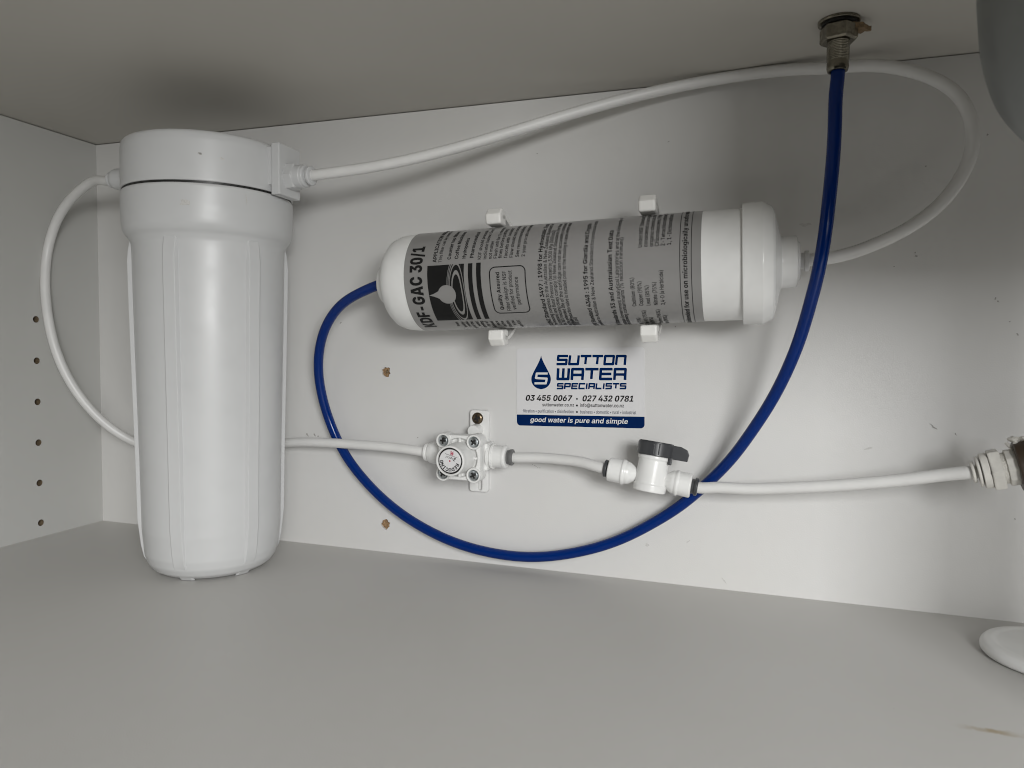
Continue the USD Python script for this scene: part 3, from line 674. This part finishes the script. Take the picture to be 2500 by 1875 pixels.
obj('handle_stop', place(rbox((.0020, .0040, .0044), .0004), o + hx * .0100 - hz * .0018 - hy * .004, hx, hy, hz), M['grey'], hd)
for k in (-1, 1): obj('grip_ridge', place(rbox((.0007, .0008, .0068), .0003), o + hz * .0043 + hx * (.0016 + k * .0016) - hy * .01085, hx, hy, hz), M['grey'], hd)

# ---------------------------------------------------------------- business card stuck to the wall
ZC = lambda x, y: at(1220 + x / 5.53, 820 + y / 5.53, .0004)
c00, c10 = ZC(232, 1060), ZC(1957, 1092)
kx = (c10 - c00); kx[1] = 0; CW = np.linalg.norm(kx); kx /= CW; kz = V(-kx[2], 0, kx[0])
def cl(x, y): p = ZC(x, y) - c00; return float(p @ kx), float(p @ kz)
yb, yt = cl(1100, 1230)[1], cl(1100, 160)[1]
card = rrect(0, yb, CW, yt, .0026)
ck = thing('business_card', 'white and navy printed card stuck to the back wall below the cartridge', 'card', c00)
def cardp(m, lift): return place(m, c00 * V(1, 0, 1) + V(0, -lift, 0), kx, kz, N)
bd = obj('card_sheet', cardp(extrude(card, .0003), .0001), M['card'], ck, smooth=False)
band = card.buffer(-.0000).intersection(sbox(-1, -1, 1, 0))
obj('navy_band', cardp(extrude(band.buffer(-.00005), .00005), .00041), M['inkblue'], bd, smooth=False)
def ctext(s, p, q, caph, bold=False, shear=0.0):
    """Printed words whose baseline runs from zoom pixel p to q; caph in zoom pixels."""
    a, b = V(*cl(*p)), V(*cl(*q)); w = np.linalg.norm(b - a); e = (b - a) / w; nrm = V(-e[1], e[0])
    cap = abs(cl(p[0], p[1] - caph)[1] - cl(*p)[1])
    v, f = text(s, bold); x = v[:, 0] - v[:, 0].min(); x = x / x.max() * (w - shear * cap * .5); x = x + v[:, 1] * cap * shear
    w2 = a + x[:, None] * e + (v[:, 1] * cap)[:, None] * nrm
    return np.c_[w2, v[:, 2] * .00005], f
def cp_(items, name, mat, lift=.00041): obj(name, [cardp(i, lift) for i in items], mat, bd, smooth=False)
# squared lettering of the heading, drawn as strokes
G = {'S': [[(1.12, 1), (.0, 1), (.0, .53), (1., .53), (1., 0), (-.12, 0)]], 'U': [[(0, 1.1), (0, 0), (1, 0), (1, 1.1)]], 'T': [[(-.13, 1), (1.13, 1)], [(.5, 1.05), (.5, 0)]], 'O': [[(0, 0), (0, 1), (1, 1), (1, 0), (0, 0), (0, .2)]],
     'N': [[(0, -.1), (0, 1), (1, 1), (1, -.1)]], 'W': [[(0, 1.1), (0, 0), (1, 0), (1, 1.1)], [(.5, 1.1), (.5, 0)]], 'A': [[(0, -.1), (0, 1), (1, 1), (1, -.1)], [(0, .42), (1, .42)]], 'E': [[(1.12, 1), (0, 1), (0, 0), (1.12, 0)], [(0, .52), (1.02, .52)]],
     'R': [[(0, -.1), (0, 1), (1, 1), (1, .46), (0, .46)], [(.86, .46), (1, .36), (1, -.1)]], 'P': [[(0, -.1), (0, 1), (1, 1), (1, .42), (0, .42)]], 'C': [[(1.12, 1), (0, 1), (0, 0), (1.12, 0)]], 'I': [[(0, -.1), (0, 1.1)]], 'L': [[(0, 1.1), (0, 0), (1.05, 0)]]}
def squared(word, x0, y0, x1, caph, stroke, widths=None, shear=.10, gap=.30):
    """word from zoom pixel x0 to x1 on baseline y0; caph, stroke in zoom pixels; drawn in card coordinates."""
    wd = [(widths or {}).get(c, .10 if c == 'I' else 1.0) for c in word]
    inner = (x1 - x0) - stroke
    unit = inner / (sum(wd) + gap * (len(word) - 1)); out = []; x = x0 + stroke / 2
    for c, w in zip(word, wd):
        for pl in G[c]:
            ww = unit * (0 if c == 'I' else w)
            pts = [(x + (unit * .05 if c == 'I' else px * ww) + shear * py * caph * .8, y0 - stroke / 2 - py * (caph - stroke)) for px, py in pl]
            ls = LineString(pts)
            g = ls.buffer(stroke / 2, cap_style=2, join_style=1, quad_segs=6)
            out.append(g)
        x += unit * (w + gap)
    g = unary_union(out).buffer(-3.5).buffer(7, quad_segs=5).buffer(-3.5).simplify(.4) if stroke > 25 else unary_union(out)
    def conv(p): return [cl(a, b) for a, b in p]
    return [Polygon(conv(q.exterior.coords), [conv(i.coords) for i in q.interiors]) for q in polys(g)]
head = squared('SUTTON', 764, 398, 1705, 142, 33, gap=.36) + squared('WATER', 764, 600, 1710, 168, 36, gap=.34, shear=.06) + squared('SPECIALISTS', 768, 722, 1708, 86, 22, gap=.42, shear=.10)
cp_([extrude(g, .00005) for g in head], 'heading_print', M['inkblue'])
# drop emblem with its S
dr = []
for t in np.linspace(0, 1, 40):
    a = math.pi / 2 - 2.53 * (t - .5) * 2 if False else 0
cx, cyy, rad = 559, 586, 132
right = [(cx + rad * math.sin(a), cyy - rad * math.cos(a)) for a in np.linspace(math.radians(62), math.pi, 24)]
tip = (cx, 266)
curve = []
p0_, p1_, p2_, p3_ = V(*tip), V(cx + 22, 360), V(cx + 88, 450), V(*right[0])
for t in np.linspace(0, 1, 14)[:-1]:
    curve.append(tuple((1 - t) ** 3 * p0_ + 3 * t * (1 - t) ** 2 * p1_ + 3 * t * t * (1 - t) * p2_ + t ** 3 * p3_))
rt = curve + right; lf = [(2 * cx - x, y) for x, y in rt[::-1]]
sletter = LineString([(648, 508), (502, 508), (490, 568), (634, 578), (622, 640), (470, 640)]).buffer(15, cap_style=2, join_style=1)
emb = Polygon(rt + lf).buffer(0).difference(sletter)
cp_([extrude(Polygon([cl(*q) for q in p.exterior.coords], [[cl(*q) for q in i.coords] for i in p.interiors]), .00005) for p in polys(emb)], 'drop_emblem', M['inkblue'])
cp_([ctext('03 455 0067', (346, 876), (975, 881), 78, 820, .2), ctext('027 432 0781', (1112, 883), (1808, 890), 80, 820, .2)], 'phone_print', M['ink'])
def dot(x, y, r):
    a = cl(x, y); return extrude(Point(*a).buffer(abs(cl(x + r, y)[0] - a[0])), .00005)
cp_([ctext('suttonwater.co.nz', (576, 950), (1004, 954), 44, 640), ctext('info@suttonwater.co.nz', (1084, 958), (1678, 966), 46, 640), dot(1043, 851, 12), dot(1043, 940, 13), dot(1043, 1028, 13)], 'address_print', M['ink'])
cp_([ctext('filtration • purification • disinfection', (312, 1032), (1000, 1044), 42, 560), ctext('business • domestic • rural • industrial', (1086, 1047), (1842, 1058), 44, 560)], 'service_print', M['inkgrey'])
cp_([ctext('good water is pure and simple', (412, 1160), (1732, 1188), 64, 640, .2)], 'slogan_print', M['inkwhite'], .00047)

# ---------------------------------------------------------------- threaded tap shank through the ceiling
fs_ = thing('threaded_fitting', 'nickel threaded shank with a hex nut, coming down through the ceiling', 'pipe fitting', (SH[0], SH[1], H))
prof = [(.0, H - .001), (.00515, H - .001)]
z = H - .0085
prof = [(.0050, H - .004)]
while z > .2985:
    prof += [(.0054, z), (.0051, z - .00035)]; z -= .0008
prof += [(.0052, .2975), (.0053, .2955), (.0048, .2938), (.0038, .2936), (.0038, .2975)]
obj('shank', lathe([(r, -q) for r, q in prof], (SH[0], SH[1], 0), (0, 0, -1), 48, cap=False), M['nickel'], fs_, smooth=20)
obj('hex_nut', lathe([(.0052, -.3163), (.0076, -.3163), (.0090, -.3155), (.0090, -.3092), (.0082, -.3082), (.0056, -.3082)], (SH[0], SH[1], 0), (0, 0, -1), 6, up=(.25, .97, 0), cap=False), M['nickel'], fs_, smooth=False)
obj('washer', lathe(rnd([(.004, -.3189), (.0099, -.3189), (.0101, -.3184), (.0099, -.3174), (.004, -.3172)], .0003), (SH[0], SH[1], 0), (0, 0, -1), 48, cap=False), M['nickel'], fs_)
obj('rubber_ring', lathe([(.004, -.3173), (.0082, -.3173), (.0082, -.3162), (.004, -.3162)], (SH[0], SH[1], 0), (0, 0, -1), 40, cap=False), M['black'], fs_)
tab = Polygon([(.006, -.004), (.0110, -.0034), (.0136, -.0006), (.0150, .0004), (.0147, .0018), (.0122, .0016), (.0106, .0038), (.006, .0045)])
v, f = arr(m3.Manifold.extrude(xs(tab), .0024).refine_to_length(.0012))
v[:, 2] += (meshkit.fbm(v * 500, 3, 2) - .5) * .0016 - (v[:, 0] - .006) * .12
obj('torn_washer_tab', place((v, f), V(SH[0], SH[1], .3135), X, V(0, 1, 0), V(0, 0, 1)), M['tan'], fs_, smooth=40, label='torn brown edge of the washer')

# ---------------------------------------------------------------- connector at the right edge
rc = thing('pipe_connector', 'aged white nut and thread tape on a dark pipe at the right edge', 'pipe connector', RC)
re = at(2250 + 1240 / 5.528, 1000 + 775 / 5.528, .053) - RC; re /= np.linalg.norm(re)
q = lambda x: float(x) 
kk = np.linalg.norm(at(2250 + 1240 / 5.528, 1000 + 775 / 5.528, .053) - RC) / 540.0      # metres per zoom pixel along the axis
def ring(name, x0, x1, h, mat, n=48, b=.0004, label=None):
    r = h / 2 / 5.528 / FPX * .425
    t0, t1 = (x0 - 700) * kk, (x1 - 700) * kk
    return obj(name, lathe(rnd([(0, t0), (r, t0), (r, t1), (0, t1)], b), RC, re, n, cap=False), M[mat], rc, label=label)
ring('collet_neck', 718, 756, 150, 'aged'); ring('collet', 676, 722, 248, 'aged', b=.0006)
ring('locking_ring', 754, 800, 350, 'aged', b=.0006); ring('locking_ring_groove', 798, 816, 250, 'scuff')
ring('locking_ring', 814, 918, 405, 'aged', b=.0005)
ring('hex_nut', 926, 1090, 490, 'aged', 6, .0010); ring('nut_groove', 914, 930, 330, 'scuff')
ring('thread_tape', 1085, 1152, 350, 'tape'); ring('collar', 1150, 1290, 410, 'aged', 10, .0006, 'chipped white collar against the dark pipe')
ring('dark_pipe', 1285, 1700, 560, 'brass', 40, .0012, 'dark brown pipe end')
for k in range(5):
    g = np.random.default_rng(20 + k); c = RC + re * (1180 - 700 + 22 * k) * kk + V(0, -.002, .0115 + .0006 * k)
    p = [c + (g.random(3) - .5) * V(.0045, .004, .0045) for _ in range(4)]
    obj('tape_shred', tube(p, .0008, 7, .0006), M['tape'], rc)

# ---------------------------------------------------------------- sink bowl and round lid
sk = [(.1128, .3188), (.1123, .266), (.1116, .2582), (.1110, .252), (.1097, .2445), (.1076, .2374), (.1056, .2328), (.103, .2286), (.099, .2235), (.090, .2150), (.076, .2080), (.055, .2035), (.03, .202), (.0, .202)]
sko = thing('sink_bowl', 'grey steel underside of the sink bowl at the top right corner', 'sink', (.70, -.22, H))
obj('bowl', lathe(rnd([(r, -z) for r, z in sk], .004, 4), (.70, -.22, 0), (0, 0, -1), 128, cap=False), M['steel'], sko, smooth=50)
obj('waste_pipe', lathe([(.023, .0006), (.023, .203)], (.719, -.205, 0), (0, 0, 1), 48, cap=False), M['white'], sko)
lid = thing('round_lid', 'round white plastic lid lying on the floor in the lower right corner', 'lid', (.671, -.054, 0))
obj('lid_disc', lathe(rnd([(0, .0004), (.0300, .0004), (.0312, .0016), (.0312, .0040), (.0296, .0062), (.0260, .0068), (.0240, .0062), (0, .0058)], .0010), (.671, -.054, 0), (0, 0, 1), 96, cap=False), M['white'], lid)
